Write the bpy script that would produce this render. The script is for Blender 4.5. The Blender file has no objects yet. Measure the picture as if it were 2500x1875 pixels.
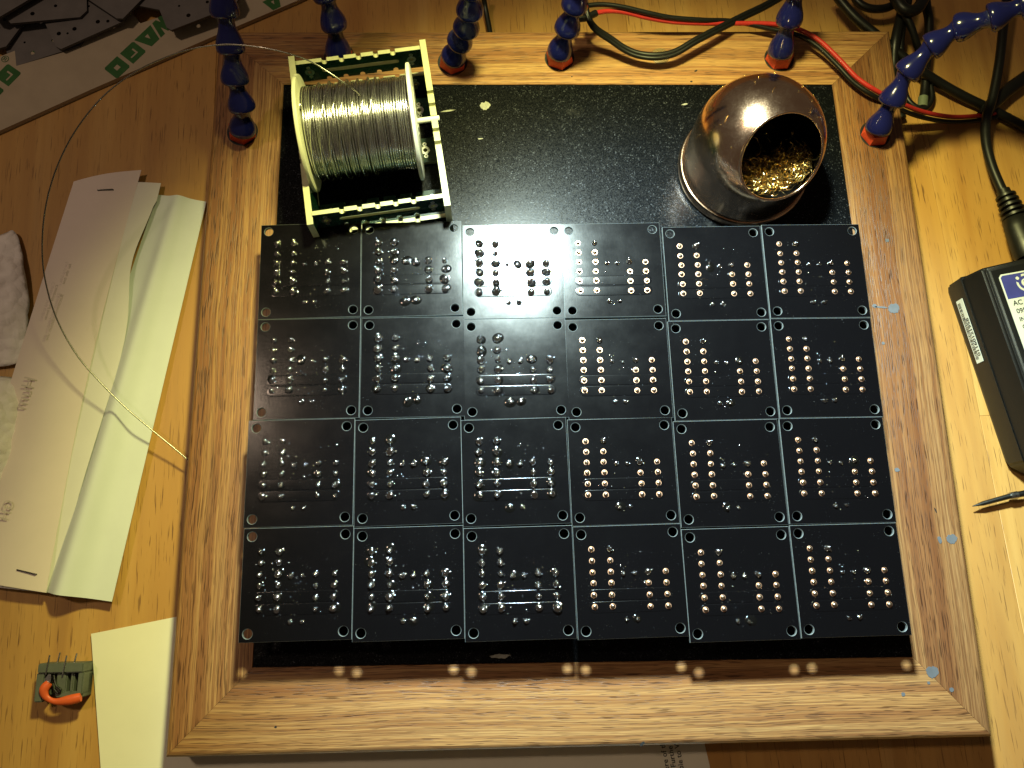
import bpy, bmesh, math, random
from mathutils import Vector, Matrix, noise
R = math.radians
rnd = random.Random(7)
scn = bpy.context.scene
col = scn.collection

# ------------------------------------------------------------------ camera
F_PX, CAM = 1980.0, Vector((0, 0, .42025))
CROT = Matrix.Rotation(.24756, 3, 'X') @ Matrix.Rotation(-.017564, 3, 'Y')
cd = bpy.data.cameras.new('camera'); cam = bpy.data.objects.new('camera', cd); col.objects.link(cam)
cd.sensor_width = 36; cd.lens = F_PX / 2500 * 36; cd.clip_start = .01; cd.clip_end = 20
cam.matrix_world = Matrix.Translation(CAM) @ CROT.to_4x4()
scn.camera = cam
def at(u, v, z):
    """place on the bench (metres) at height z that was measured at (u, v) in the photograph"""
    d = CROT @ Vector(((u - 1250) / F_PX, -(v - 937.5) / F_PX, -1))
    return CAM + d * ((z - CAM.z) / d.z)

# ------------------------------------------------------------------ light
w = bpy.data.worlds.new('World'); scn.world = w; w.use_nodes = True
bg = w.node_tree.nodes['Background']
bg.inputs[0].default_value = (1, .74, .52, 1); bg.inputs[1].default_value = .05
LAMP = Vector((.0155, .305, .377)); AIM = Vector((.082, .062, .042))
ax = (AIM - LAMP).normalized()
def beam(name, energy, colour, size, blend):           # an LED head: white core beam inside a wider yellow rim beam
    d = bpy.data.lights.new(name, 'SPOT'); o = bpy.data.objects.new(name, d); col.objects.link(o)
    o.location = LAMP; o.rotation_euler = ax.to_track_quat('-Z', 'Y').to_euler()
    d.energy = energy; d.color = colour; d.shadow_soft_size = .022; d.spot_size = R(size); d.spot_blend = blend
beam('bench_lamp_core', 31.0, (.54, .80, 1), 60, .8)
beam('bench_lamp_rim', 13.5, (.95, .92, .34), 90, .6)
wl = bpy.data.lights.new('room_lamp', 'POINT'); wlo = bpy.data.objects.new('room_lamp', wl); col.objects.link(wlo)
wlo.location = (-.55, .35, 1.15); wl.energy = 10; wl.color = (1, .73, .52); wl.shadow_soft_size = .05
scn.view_settings.view_transform = 'Standard'; scn.view_settings.look = 'None'
scn.view_settings.exposure = 0; scn.view_settings.gamma = 1
scn.render.engine = 'CYCLES'; scn.cycles.max_bounces = 6

# ------------------------------------------------------------------ helpers
def link(name, me, parent=None, loc=None, rz=None, mats=None):
    o = bpy.data.objects.new(name, me); col.objects.link(o)
    if mats is not None:
        for m in (mats if isinstance(mats, (list, tuple)) else [mats]): me.materials.append(m)
    if parent is not None: o.parent = parent
    if loc is not None: o.location = loc
    if rz is not None: o.rotation_euler = (0, 0, rz)
    return o
def empty(name, loc=(0, 0, 0), rz=0):
    o = bpy.data.objects.new(name, None); col.objects.link(o)
    o.location = loc; o.rotation_euler = (0, 0, rz); o.empty_display_size = .01
    return o
def tag(o, label, cat=None, group=None, kind=None):
    o['label'] = label
    if cat: o['category'] = cat
    if group: o['group'] = group
    if kind: o['kind'] = kind
    return o
def to_mesh(bm, name, smooth=False, angle=None):
    me = bpy.data.meshes.new(name); bm.normal_update(); bm.to_mesh(me); bm.free()
    if smooth:
        for p in me.polygons: p.use_smooth = True
        if angle: me.set_sharp_from_angle(angle=R(angle))
    return me
def pydata(name, v, f, smooth=False, angle=None):
    me = bpy.data.meshes.new(name); me.from_pydata([tuple(x) for x in v], [], f); me.update()
    if smooth:
        for p in me.polygons: p.use_smooth = True
        if angle: me.set_sharp_from_angle(angle=R(angle))
    return me
def circle(cx, cy, r, n=20): return [(cx + r * math.cos(2 * math.pi * k / n), cy + r * math.sin(2 * math.pi * k / n)) for k in range(n)]
def slot(cx, cy, l, wd, n=6):
    r = wd / 2; p = []
    for s, a0 in ((1, -90), (-1, 90)):
        for k in range(n + 1):
            a = R(a0 + 180 * k / n); p.append((cx + s * (l / 2 - r) + r * math.cos(a), cy + r * math.sin(a)))
    return p
def plate(name, outer, holes, t, ch=0.0, hole_ch=None):
    """flat plate with through holes; top at z = 0, bottom at -t; slot 0 faces, slot 1 edges"""
    hole_ch = ch if hole_ch is None else hole_ch
    bm = bmesh.new()
    def inset(pts, d):
        n = len(pts); out = []
        area = sum(pts[i][0] * pts[(i + 1) % n][1] - pts[(i + 1) % n][0] * pts[i][1] for i in range(n))
        s = 1 if area > 0 else -1
        for i in range(n):
            a, b, c = Vector(pts[i - 1]), Vector(pts[i]), Vector(pts[(i + 1) % n])
            e1 = (b - a).normalized(); e2 = (c - b).normalized()
            n1 = Vector((-e1.y, e1.x)) * s; n2 = Vector((-e2.y, e2.x)) * s
            m = n1 + n2; m = m / max(.3, m.length_squared) * 2 * d
            out.append((b.x + m.x, b.y + m.y))
        return out
    loops = [outer] + holes
    rings = []
    for i, lp in enumerate(loops):
        c = ch if i == 0 else hole_ch
        top = [bm.verts.new((x, y, 0)) for x, y in (inset(lp, c if i == 0 else -c) if c else lp)]
        mid = [bm.verts.new((x, y, -c)) for x, y in lp] if c else None
        bot = [bm.verts.new((x, y, -t)) for x, y in lp]
        rings.append((top, mid, bot))
    for sel in (0, 2):
        ed = []
        for rg in rings:
            vs = rg[sel]; ed += [bm.edges.new((vs[k], vs[(k + 1) % len(vs)])) for k in range(len(vs))]
        fs = bmesh.ops.triangle_fill(bm, edges=ed, use_beauty=True)['geom']
        for f in fs:
            if isinstance(f, bmesh.types.BMFace): f.material_index = 0
    for (top, mid, bot) in rings:
        n = len(top)
        for k in range(n):
            j = (k + 1) % n
            if mid:
                bm.faces.new((top[k], top[j], mid[j], mid[k])).material_index = 1
                bm.faces.new((mid[k], mid[j], bot[j], bot[k])).material_index = 1
            else:
                bm.faces.new((top[k], top[j], bot[j], bot[k])).material_index = 1
    bmesh.ops.recalc_face_normals(bm, faces=bm.faces[:])
    return to_mesh(bm, name)
def lathe(name, prof, n=24, smooth=True, angle=50, cap0=True, cap1=True, jit=None):
    """prof: list of (r, z)"""
    v, f = [], []
    for i, (r, z) in enumerate(prof):
        for k in range(n):
            a = 2 * math.pi * k / n; rr = r * (jit(a, z) if jit else 1)
            v.append((rr * math.cos(a), rr * math.sin(a), z))
    for i in range(len(prof) - 1):
        for k in range(n):
            j = (k + 1) % n; f.append((i * n + k, i * n + j, (i + 1) * n + j, (i + 1) * n + k))
    if cap0: f.append(tuple(range(n))[::-1])
    if cap1: f.append(tuple((len(prof) - 1) * n + k for k in range(n)))
    return pydata(name, v, f, smooth, angle)
def catmull(pts, sub=8):
    P = [Vector(p) for p in pts]; out = []
    for i in range(len(P) - 1):
        a = P[i - 1] if i else P[0] * 2 - P[1]; b, c = P[i], P[i + 1]
        d = P[i + 2] if i + 2 < len(P) else P[-1] * 2 - P[-2]
        for k in range(sub):
            t = k / sub
            out.append(.5 * ((2 * b) + (c - a) * t + (2 * a - 5 * b + 4 * c - d) * t * t + (3 * b - a - 3 * c + d) * t ** 3))
    out.append(P[-1]); return out
def tube_data(path, r, n=8, v=None, f=None, caps=True, up0=Vector((0, 0, 1)), flat=1.0):
    v = [] if v is None else v; f = [] if f is None else f
    base = len(v); m = len(path); x = None
    for i, p in enumerate(path):
        d = (path[min(i + 1, m - 1)] - path[max(i - 1, 0)]).normalized()
        if x is None:
            x = d.cross(up0); x = x.normalized() if x.length > 1e-4 else d.orthogonal().normalized()
        x = (x - d * x.dot(d)).normalized(); y = d.cross(x)
        rr = r(i / (m - 1)) if callable(r) else r
        for k in range(n):
            a = 2 * math.pi * k / n; v.append(p + x * (rr * math.cos(a)) + y * (rr * flat * math.sin(a)))
    for i in range(m - 1):
        for k in range(n):
            j = (k + 1) % n; f.append((base + i * n + k, base + i * n + j, base + (i + 1) * n + j, base + (i + 1) * n + k))
    if caps:
        f.append(tuple(base + k for k in range(n))[::-1]); f.append(tuple(base + (m - 1) * n + k for k in range(n)))
    return v, f
def tube(name, path, r, mat_, parent=None, n=10, sub=8, flat=1.0):
    v, f = tube_data(catmull(path, sub) if sub else [Vector(p) for p in path], r, n, flat=flat)
    return link(name, pydata(name, v, f, True, 60), parent, mats=mat_)
def box(name, sx, sy, sz, bev=0, seg=2):
    """box centred in x and y, standing on z = 0"""
    bm = bmesh.new(); bmesh.ops.create_cube(bm, size=1)
    for v in bm.verts: v.co = Vector((v.co.x * sx, v.co.y * sy, (v.co.z + .5) * sz))
    if bev: bmesh.ops.bevel(bm, geom=bm.edges[:], offset=bev, segments=seg, affect='EDGES', profile=.6)
    return to_mesh(bm, name, bool(bev), 40)
def prism(name, poly, z0, z1, bev=0, only_top=True):
    bm = bmesh.new(); n = len(poly)
    b = [bm.verts.new((x, y, z0)) for x, y in poly]; t = [bm.verts.new((x, y, z1)) for x, y in poly]
    bm.faces.new(b[::-1]); bm.faces.new(t)
    for k in range(n): bm.faces.new((b[k], b[(k + 1) % n], t[(k + 1) % n], t[k]))
    bmesh.ops.recalc_face_normals(bm, faces=bm.faces[:])
    if bev:
        ed = [x for x in bm.edges if not only_top or all(v.co.z == z1 for v in x.verts)]
        bmesh.ops.bevel(bm, geom=ed, offset=bev, segments=3, affect='EDGES', profile=.5, clamp_overlap=False)
    return to_mesh(bm, name, bool(bev), 40)
def sheet(name, c00, c10, c11, c01, zf, nu=24, nv=48, th=.00018, edge=None):
    """thin sheet between four corners, raised by zf(u, v); edge(u, v) shifts points sideways"""
    v, f = [], []
    for j in range(nv + 1):
        for i in range(nu + 1):
            s, t = i / nu, j / nv
            p = (Vector(c00) * (1 - s) + Vector(c10) * s) * (1 - t) + (Vector(c01) * (1 - s) + Vector(c11) * s) * t
            if edge: p = p + edge(s, t)
            v.append(Vector((p.x, p.y, p.z + zf(s, t))))
    N = nu + 1
    for j in range(nv):
        for i in range(nu): f.append((j * N + i, j * N + i + 1, (j + 1) * N + i + 1, (j + 1) * N + i))
    off = len(v); v += [p - Vector((0, 0, th)) for p in v]
    f += [tuple(off + k for k in q[::-1]) for q in f[:]]
    bd = [i for i in range(N)] + [j * N + nu for j in range(1, nv + 1)] + [nv * N + i for i in range(nu - 1, -1, -1)] + [j * N for j in range(nv - 1, 0, -1)]
    for k in range(len(bd)):
        a, b = bd[k], bd[(k + 1) % len(bd)]; f.append((a, off + a, off + b, b))
    bm = bmesh.new(); me = pydata(name, v, f); bm.from_mesh(me); bmesh.ops.recalc_face_normals(bm, faces=bm.faces[:])
    bpy.data.meshes.remove(me)
    return to_mesh(bm, name, True, 50)
FONT = {}
def text(name, body, size, mat_, parent, loc, rot, bold=0.0, mirror=False, align='LEFT'):
    c = bpy.data.curves.new(name, 'FONT'); c.body = body; c.size = size; c.offset = bold; c.align_x = align
    c.resolution_u = 3
    o = bpy.data.objects.new(name, c); col.objects.link(o)
    dg = bpy.context.evaluated_depsgraph_get()
    me = bpy.data.meshes.new_from_object(o.evaluated_get(dg)); bpy.data.objects.remove(o); bpy.data.curves.remove(c)
    if mirror:
        for v in me.vertices: v.co.x = -v.co.x
    me.materials.clear()
    t = link(name, me, parent, mats=mat_); t.location = loc
    t.rotation_euler = rot if hasattr(rot, '__len__') else (0, 0, rot)
    return t

# ------------------------------------------------------------------ materials
class M:
    def __init__(s, name, base=(.5, .5, .5), rough=.5, metal=0, spec=.5, coat=0, coat_rough=.1):
        s.m = bpy.data.materials.new(name); s.m.use_nodes = True; s.t = s.m.node_tree
        s.b = s.t.nodes['Principled BSDF']; b = s.b.inputs
        b['Base Color'].default_value = (*base, 1); b['Roughness'].default_value = rough; b['Metallic'].default_value = metal
        b['Specular IOR Level'].default_value = spec; b['Coat Weight'].default_value = coat; b['Coat Roughness'].default_value = coat_rough
    def n(s, t, **k):
        x = s.t.nodes.new('ShaderNode' + t)
        for a, v in k.items(): setattr(x, a, v)
        return x
    def l(s, a, b): s.t.links.new(a, b)
    def co(s, scale=(1, 1, 1), rot=(0, 0, 0), kind='Object', rand=True):
        tc = s.n('TexCoord'); mp = s.n('Mapping'); mp.inputs['Scale'].default_value = scale; mp.inputs['Rotation'].default_value = rot
        src = tc.outputs[kind]
        if rand:
            oi = s.n('ObjectInfo'); ml = s.n('VectorMath', operation='MULTIPLY_ADD')
            s.l(oi.outputs['Random'], ml.inputs[0]); ml.inputs[1].default_value = (.91, .37, .53); s.l(src, ml.inputs[2]); src = ml.outputs[0]
        s.l(src, mp.inputs['Vector']); return mp.outputs[0]
    def noise(s, vec, scale=1, detail=4, rough=.55, dist=0):
        x = s.n('TexNoise'); x.inputs['Scale'].default_value = scale; x.inputs['Detail'].default_value = detail
        x.inputs['Roughness'].default_value = rough; x.inputs['Distortion'].default_value = dist; s.l(vec, x.inputs['Vector']); return x.outputs['Fac']
    def voro(s, vec, scale=1, out='Distance', **k):
        x = s.n('TexVoronoi', **k); x.inputs['Scale'].default_value = scale; s.l(vec, x.inputs['Vector']); return x.outputs[out]
    def ramp(s, fac, stops):
        x = s.n('ValToRGB'); el = x.color_ramp.elements
        while len(el) > len(stops): el.remove(el[-1])
        while len(el) < len(stops): el.new(.5)
        for e_, (p, c) in zip(el, stops):
            e_.position = p; e_.color = (*c, 1) if hasattr(c, '__len__') else (c, c, c, 1)
        s.l(fac, x.inputs[0]); return x.outputs[0]
    def mix(s, fac, a, b, mode='MIX'):
        x = s.n('Mix', data_type='RGBA', blend_type=mode)
        for sock, val in ((x.inputs[0], fac), (x.inputs[6], a), (x.inputs[7], b)):
            if hasattr(val, 'is_output'): s.l(val, sock)
            elif hasattr(val, '__len__'): sock.default_value = (*val, 1)
            else: sock.default_value = val
        return x.outputs[2]
    def math(s, op, a, b):
        x = s.n('Math', operation=op)
        for sock, val in ((x.inputs[0], a), (x.inputs[1], b)):
            if hasattr(val, 'is_output'): s.l(val, sock)
            else: sock.default_value = val
        return x.outputs[0]
    def base(s, c): s.l(c, s.b.inputs['Base Color']); return s
    def rough(s, c): s.l(c, s.b.inputs['Roughness']); return s
    def bump(s, h, strength=.2, dist=.0005):
        x = s.n('Bump'); x.inputs['Strength'].default_value = strength; x.inputs['Distance'].default_value = dist
        s.l(h, x.inputs['Height']); s.l(x.outputs[0], s.b.inputs['Normal']); return s

def oak(name, tint):
    m = M(name, rough=.42, spec=.4)
    wob = m.noise(m.co((9, 9, 9)), 1, 3, .5)
    def warped(scale, amp):                             # grain lines that wander a little
        tc = m.co((1, 1, 1)); cx = m.n('CombineXYZ'); m.l(m.math('MULTIPLY', m.math('SUBTRACT', wob, .5), amp), cx.inputs[1])
        ad_ = m.n('VectorMath', operation='ADD'); m.l(tc, ad_.inputs[0]); m.l(cx.outputs[0], ad_.inputs[1])
        mp = m.n('Mapping'); mp.inputs['Scale'].default_value = scale; m.l(ad_.outputs[0], mp.inputs['Vector']); return mp.outputs[0]
    band = m.noise(warped((2.2, 190, 190), .006), 1, 4, .62, .12)
    line = m.noise(warped((11, 1150, 1150), .005), 1, 4, .65, .05)
    fib = m.noise(warped((45, 2900, 2900), .005), 1, 2, .6)
    pore = m.noise(warped((85, 2100, 2100), .005), 1, 1, .5)
    c = m.ramp(band, [(.32, (.30, .135, .06)), (.43, (.43, .225, .10)), (.52, (.55, .325, .145)), (.66, (.62, .395, .19))])
    c = m.mix(m.ramp(line, [(.40, .7), (.55, 0)]), c, (.25, .11, .052))
    c = m.mix(m.ramp(fib, [(.38, .5), (.6, 0)]), c, (.27, .135, .06))
    pf = m.math('MULTIPLY', m.ramp(pore, [(.56, 0), (.63, 1)]), m.ramp(band, [(.40, 1), (.62, .35)]))
    c = m.mix(m.math('MULTIPLY', pf, .9), c, (.085, .036, .016))
    grime = m.noise(m.co((7, 60, 60)), 1, 5, .7, .4)
    c = m.mix(m.ramp(grime, [(.53, 0), (.75, .35)]), c, (.17, .125, .075))
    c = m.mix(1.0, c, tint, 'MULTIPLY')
    m.base(c); m.rough(m.ramp(line, [(.3, .36), (.7, .5)]))
    return m.bump(m.math('SUBTRACT', m.math('MULTIPLY', line, .5), pf), .4, .0003).m
def bench():
    m = M('bench_wood', rough=.45, spec=.35)
    v1 = m.co((28, 2.2, 20)); v2 = m.co((1500, 62, 500)); v3 = m.co((160, 8, 100)); v4 = m.co((9, 9, 9))
    b = m.noise(v1, 1, 4, .55, 1.2)
    c = m.ramp(b, [(.3, (.40, .195, .05)), (.55, (.52, .285, .078)), (.7, (.58, .34, .105))])
    f = m.noise(v3, 1, 4, .6, .4)
    c = m.mix(m.ramp(f, [(.45, 0), (.75, .4)]), c, (.36, .19, .06))
    pr = m.noise(v2, 1, 2, .5, .2); dens = m.noise(v4, 1, 2, .5)
    pf = m.math('MULTIPLY', m.ramp(pr, [(.62, 0), (.69, 1)]), m.ramp(dens, [(.35, .2), (.62, 1)]))
    c = m.mix(m.math('MULTIPLY', pf, .85), c, (.13, .06, .02))
    oi = m.n('ObjectInfo'); hs = m.n('HueSaturation')
    mr = m.n('MapRange'); m.l(oi.outputs['Random'], mr.inputs[0]); mr.inputs[3].default_value = .9; mr.inputs[4].default_value = 1.1
    m.l(mr.outputs[0], hs.inputs['Value']); m.l(c, hs.inputs['Color'])
    return m.base(hs.outputs[0]).bump(m.math('SUBTRACT', m.math('MULTIPLY', f, .3), pf), .25, .0002).m
def granite():
    m = M('black_granite', rough=.36, spec=.1)
    v = m.co((1, 1, 1))
    cell = m.voro(v, 2100, 'Color'); sep = m.n('SeparateColor'); m.l(cell, sep.inputs[0])
    cl = m.noise(v, 260, 4, .6)
    sp = m.math('MULTIPLY', m.ramp(sep.outputs[0], [(.88, 0), (.99, 1)]), m.ramp(cl, [(.42, .15), (.62, 1)]))
    c = m.mix(sp, (.003, .0035, .0045), (.065, .07, .08))
    sc = m.noise(m.co((1, 1, 1)), 38, 6, .7)
    c = m.mix(m.ramp(sc, [(.62, 0), (.8, .12)]), c, (.3, .3, .28))
    m.base(c); m.rough(m.math('ADD', m.math('MULTIPLY', sep.outputs[1], .2), .17))
    return m.bump(m.math('ADD', sep.outputs[2], cl), .07, .00012).m
def mask():
    m = M('black_solder_mask', rough=.3, spec=.38, coat=.4, coat_rough=.07)
    v = m.co((1, 1, 1))
    n = m.noise(m.co((900, 330, 300)), 1, 3, .6); g = m.noise(v, 60, 5, .65)
    dust = m.noise(v, 1900, 2, .5); dz = m.noise(v, 90, 3, .6)
    df = m.math('MULTIPLY', m.ramp(dust, [(.72, 0), (.78, 1)]), m.ramp(dz, [(.5, 0), (.68, 1)]))
    c = m.mix(m.math('MULTIPLY', df, .55), (.0022, .0022, .0028), (.3, .31, .31))
    m.base(c)
    m.rough(m.math('ADD', m.math('MULTIPLY', g, .12), .10))
    return m.bump(n, .10, .00006).m
def metal(name, c, r, amp=.12, sc=900, bump=.0):
    m = M(name, c, r, 1); v = m.co(); n = m.noise(v, sc, 3, .6)
    m.rough(m.math('ADD', m.math('MULTIPLY', n, amp * 2), max(.03, r - amp)))
    if bump: m.bump(n, bump, .0002)
    return m.m
def plain(name, c, r=.5, var=.25, sc=120, spec=.5, bump=0, coat=0):
    m = M(name, c, r, 0, spec, coat); v = m.co(); n = m.noise(v, sc, 5, .6)
    m.base(m.mix(m.ramp(n, [(.3, 0), (.75, 1)]), c, tuple(x * (1 - var) for x in c)))
    m.rough(m.math('ADD', m.math('MULTIPLY', n, .2), r - .1))
    if bump: m.bump(n, bump, .0004)
    return m.m
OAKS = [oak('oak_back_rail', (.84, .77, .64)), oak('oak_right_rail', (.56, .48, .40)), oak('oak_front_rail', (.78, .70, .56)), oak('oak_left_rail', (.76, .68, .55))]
BENCH, GRANITE, MASK = bench(), granite(), mask()
SOLDER = metal('solder', (.66, .67, .67), .16, .05, 1500, .05)
GOLD = metal('gilt_pin', (.95, .78, .60), .22, .08, 1500, .1)
COPPER = metal('copper_pad', (.88, .53, .36), .42, .08, 1500)
FLUX = M('flux_residue', (.003, .003, .0028), .12, 0, .5, .5, .05).m
EDGE = plain('board_edge', (.19, .215, .22), .45, .5, 900)
DARKPLASTIC = plain('dark_grey_plastic', (.06, .062, .06), .5)
def hose_blue():
    m = M('blue_hose_plastic', (.02, .026, .2), .22, 0, .5, .3, .1); v = m.co()
    n = m.noise(v, 48, 5, .7, .5)
    d = m.ramp(n, [(.56, 0), (.74, .7)])
    m.base(m.mix(d, (.007, .009, .085), (.05, .058, .07))); m.rough(m.math('ADD', m.math('MULTIPLY', d, .45), .17))
    return m.m
BLUE = hose_blue()
ORANGE = plain('orange_red_plastic', (.72, .075, .03), .4, .35, 160)
BLACKRUB = plain('black_rubber', (.007, .007, .0065), .40, .3, 300, .38)
REDWIRE = plain('red_wire_sheath', (.52, .03, .025), .35, .3, 200)
GREENTIP = plain('grey_green_tip', (.16, .19, .12), .5)
FR4 = plain('bare_fibreglass_edge', (.52, .51, .29), .5, .2, 300)
GREENMASK = M('green_solder_mask', (.006, .028, .017), .25, 0, .5, .4, .08).m
TIN = metal('tinned_pad', (.75, .75, .72), .3, .1, 2000)
CREAM = plain('cream_spool_plastic', (.68, .68, .46), .45, .1, 90)
WHITEPL = plain('white_spool_plastic', (.74, .75, .66), .45, .1, 90)
WIRE = metal('solder_wire', (.76, .76, .74), .2, .08, 600)
LOOSE = metal('dark_reflection_solder_wire', (.27, .255, .22), .26, .08, 600)  # darker copy of the solder wire, dark reflections put into its colour
def shell():
    m = M('bronze_plated_steel', (.30, .19, .125), .14, 1); v = m.co()
    n = m.noise(v, 45, 6, .7); d = m.noise(v, 1700, 2, .5); s = m.noise(m.co((300, 40, 900), (.4, .3, 1.1)), 1, 4, .7)
    sp = m.math('MULTIPLY', m.ramp(d, [(.5, 0), (.68, 1)]), m.ramp(n, [(.35, .25), (.65, 1)]))
    m.base(m.mix(m.math('MULTIPLY', sp, .25), (.90, .60, .40), (.92, .74, .54)))
    m.rough(m.math('ADD', m.math('ADD', m.math('MULTIPLY', n, .22), m.math('MULTIPLY', sp, .08)), .06))
    return m.bump(s, .04, .0001).m
SHELL = shell()
BLACKIN = plain('plain_black', (.008, .008, .009), .6)  # plain black: tip cleaner inside and bed, hole rings, burn marks
BRASS = metal('brass_shaving', (.95, .68, .25), .22, .1, 800)
def paper(name, c, tr=.0):
    m = M(name, c, .7, 0, .25); v = m.co(); n = m.noise(v, 30, 6, .65); f = m.noise(v, 900, 3, .6)
    m.base(m.mix(m.ramp(n, [(.3, 0), (.8, 1)]), c, tuple(x * .92 for x in c)))
    return m.bump(f, .08, .0001).m
PINK = paper('pink_leaflet_paper', (.80, .69, .62)); WHITE = paper('white_paper', (.78, .76, .69))
PALE = paper('pale_blue_white_paper', (.70, .745, .73)); LETTER = paper('letter_paper', (.78, .75, .60))
def tissue():
    m = M('tissue_paper', (.9, .86, .82), .85, 0, .1); v = m.co()
    a = m.voro(v, 190); b = m.noise(v, 60, 6, .7)
    m.base(m.mix(m.ramp(b, [(.35, 0), (.7, 1)]), (.93, .88, .84), (.82, .76, .71)))
    return m.bump(m.math('ADD', m.math('MULTIPLY', a, -1.2), b), .6, .0015).m
TISSUE = tissue()
STEEL = metal('steel', (.5, .5, .48), .3, .1, 700); DARKSTEEL = metal('dark_steel', (.13, .13, .12), .35, .1, 700)
INK = plain('faded_ink', (.66, .57, .51), .8, .2, 700); BLACKINK = plain('black_ink', (.02, .02, .02), .6)
CARD = plain('cardboard', (.46, .38, .27), .75, .14, 60, .2); GREENINK = plain('green_print', (.02, .12, .015), .7, .3, 200)
GREYBOARD = plain('bare_grey_board', (.14, .125, .12), .5, .3, 110); GREYEDGE = plain('bare_board_edge', (.07, .06, .055), .6)
ADAPTER = M('textured_black_plastic', (.006, .006, .006), .46, 0, .35); ADAPTER.bump(ADAPTER.noise(ADAPTER.co(), 2600, 3, .6), .5, .0002); ADAPTER = ADAPTER.m
LABELW = plain('label_white', (.66, .68, .60), .5, .12, 90); LABELB = plain('label_blue', (.055, .06, .27), .45, .3, 120)
PAINT = plain('grey_paint_drip', (.12, .127, .14), .5, .25, 400)
BLOCKGREY = plain('grey_connector_plastic', (.115, .13, .10), .5, .3, 250); LEVER = plain('orange_lever_plastic', (.80, .13, .03), .45, .2, 200)
DOWEL = M('end_grain_dowel', rough=.5)
_v = DOWEL.co((1, 1, 1), rand=False); _w = DOWEL.n('TexWave', wave_type='RINGS', rings_direction='Z'); DOWEL.l(_v, _w.inputs['Vector'])
_w.inputs['Scale'].default_value = 430; _w.inputs['Distortion'].default_value = 2.5; _w.inputs['Detail'].default_value = 2
DOWEL.base(DOWEL.ramp(_w.outputs['Fac'], [(.35, (.06, .035, .015)), (.6, (.34, .23, .10))])); DOWEL = DOWEL.m
SMEAR = plain('pale_residue', (.36, .36, .30), .7, .4, 900)

# ------------------------------------------------------------------ bench top
ZT = .022                                  # top of the wooden tray
table = empty('table'); tag(table, 'orange-yellow wooden bench top under everything', kind='structure')
gr = R(3.0)
xs = [-.44, -.15, -.08, .01, .095, .18, .262, .318, .40, .48]
for i in range(len(xs) - 1):
    cuts = [-.30, .075, .62] if abs(xs[i] - .262) < .001 else [-.30, .62]
    for a, b in zip(cuts[:-1], cuts[1:]):
        wd, ln = xs[i + 1] - xs[i] - .00012, b - a - .00012
        st = link('stave', box('stave', wd, ln, .03, .0002, 1), table, mats=BENCH)
        c = Matrix.Rotation(gr if xs[i] > .2 else R(1.2) * 0 + gr, 3, 'Z') @ Vector(((xs[i] + xs[i + 1]) / 2, (a + b) / 2, 0))
        st.location = (c.x, c.y, -.03); st.rotation_euler = (0, 0, gr)

# ------------------------------------------------------------------ tray: mitred oak frame and granite tile
O = [Vector(p) for p in ((-.1578, .3066), (.2256, .3108), (.2284, -.0672), (-.1502, -.0733))]   # TL TR BR BL
I = [Vector(p) for p in ((-.1190, .2724), (.1884, .2747), (.1954, -.0319), (-.1136, -.0348))]
tray = empty('wooden_tray', ((O[0].x + O[2].x) / 2, (O[0].y + O[2].y) / 2, 0))
tag(tray, 'oak framed work tray with speckled black granite inset', 'tray')
tc = Vector(tray.location)
hole_px = [(592, 322), (828, 137), (1105, 152), (1366, 142), (1902, 143), (2136, 328)]
for k in range(4):
    a, b, c, d = O[k], O[(k + 1) % 4], I[(k + 1) % 4], I[k]
    mid = (a + b + c + d) / 4; dr = (b - a).normalized(); ang = math.atan2(dr.y, dr.x)
    rot = Matrix.Rotation(-ang, 2)
    poly = [tuple(rot @ (p - mid)) for p in (a, b, c, d)]
    g = .00007; poly = [(x * (1 - g / abs(x)), y) for x, y in poly]
    bm = bmesh.new(); n = 4
    bo = [bm.verts.new((x, y, 0)) for x, y in poly]; to = [bm.verts.new((x, y, ZT)) for x, y in poly]
    bm.faces.new(bo[::-1]); bm.faces.new(to)
    for j in range(4): bm.faces.new((bo[j], bo[(j + 1) % 4], to[(j + 1) % 4], to[j]))
    bmesh.ops.recalc_face_normals(bm, faces=bm.faces[:]); bm.edges.ensure_lookup_table()
    oe = [x for x in bm.edges if set(x.verts) == {to[0], to[1]}]
    ot = [x for x in bm.edges if all(v in to for v in x.verts) and x not in oe]
    bmesh.ops.bevel(bm, geom=oe, offset=.0026, segments=4, affect='EDGES', profile=.5)
    ot = [x for x in bm.edges if x.is_valid and x in ot]
    if ot: bmesh.ops.bevel(bm, geom=ot, offset=.00022, segments=1, affect='EDGES')
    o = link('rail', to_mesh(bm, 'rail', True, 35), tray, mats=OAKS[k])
    o.location = Vector((mid.x, mid.y, 0)) - tc; o.rotation_euler = (0, 0, ang)
poly = [(p.x - tc.x, p.y - tc.y) for p in I]
cen = sum((Vector(p) for p in poly), Vector((0, 0))) / 4
poly = [tuple(cen + (Vector(p) - cen) * .9993) for p in poly]
link('granite_tile', prism('granite_tile', poly, .004, ZT - .0004, .0005), tray, mats=GRANITE)
dp_ = at(1612, 137, ZT)
link('dowel_plug', lathe('dowel_plug', [(.0052, -.004), (.0052, .0001), (.0048, .0003)], 28), tray, Vector((dp_.x, dp_.y, ZT)) - tc, mats=DOWEL)
def splat(name, u, v, rx, ry, rz, mat_, z=ZT, th=.0002, spikes=.35, n=26):
    c = at(u, v, z); ph = rnd.random() * 9
    pts = [(rx * math.cos(t) * (1 + spikes * noise.noise(Vector((2.2 * math.cos(t) + ph, 2.2 * math.sin(t), 3)))),
            ry * math.sin(t) * (1 + spikes * noise.noise(Vector((2.2 * math.cos(t) + ph, 2.2 * math.sin(t), 8))))) for t in [2 * math.pi * k / n for k in range(n)]]
    o = link(name, prism(name, pts, -.0001, th), tray, Vector((c.x, c.y, z)) - tc, mats=mat_); o.rotation_euler = (0, 0, rz); return o
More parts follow.
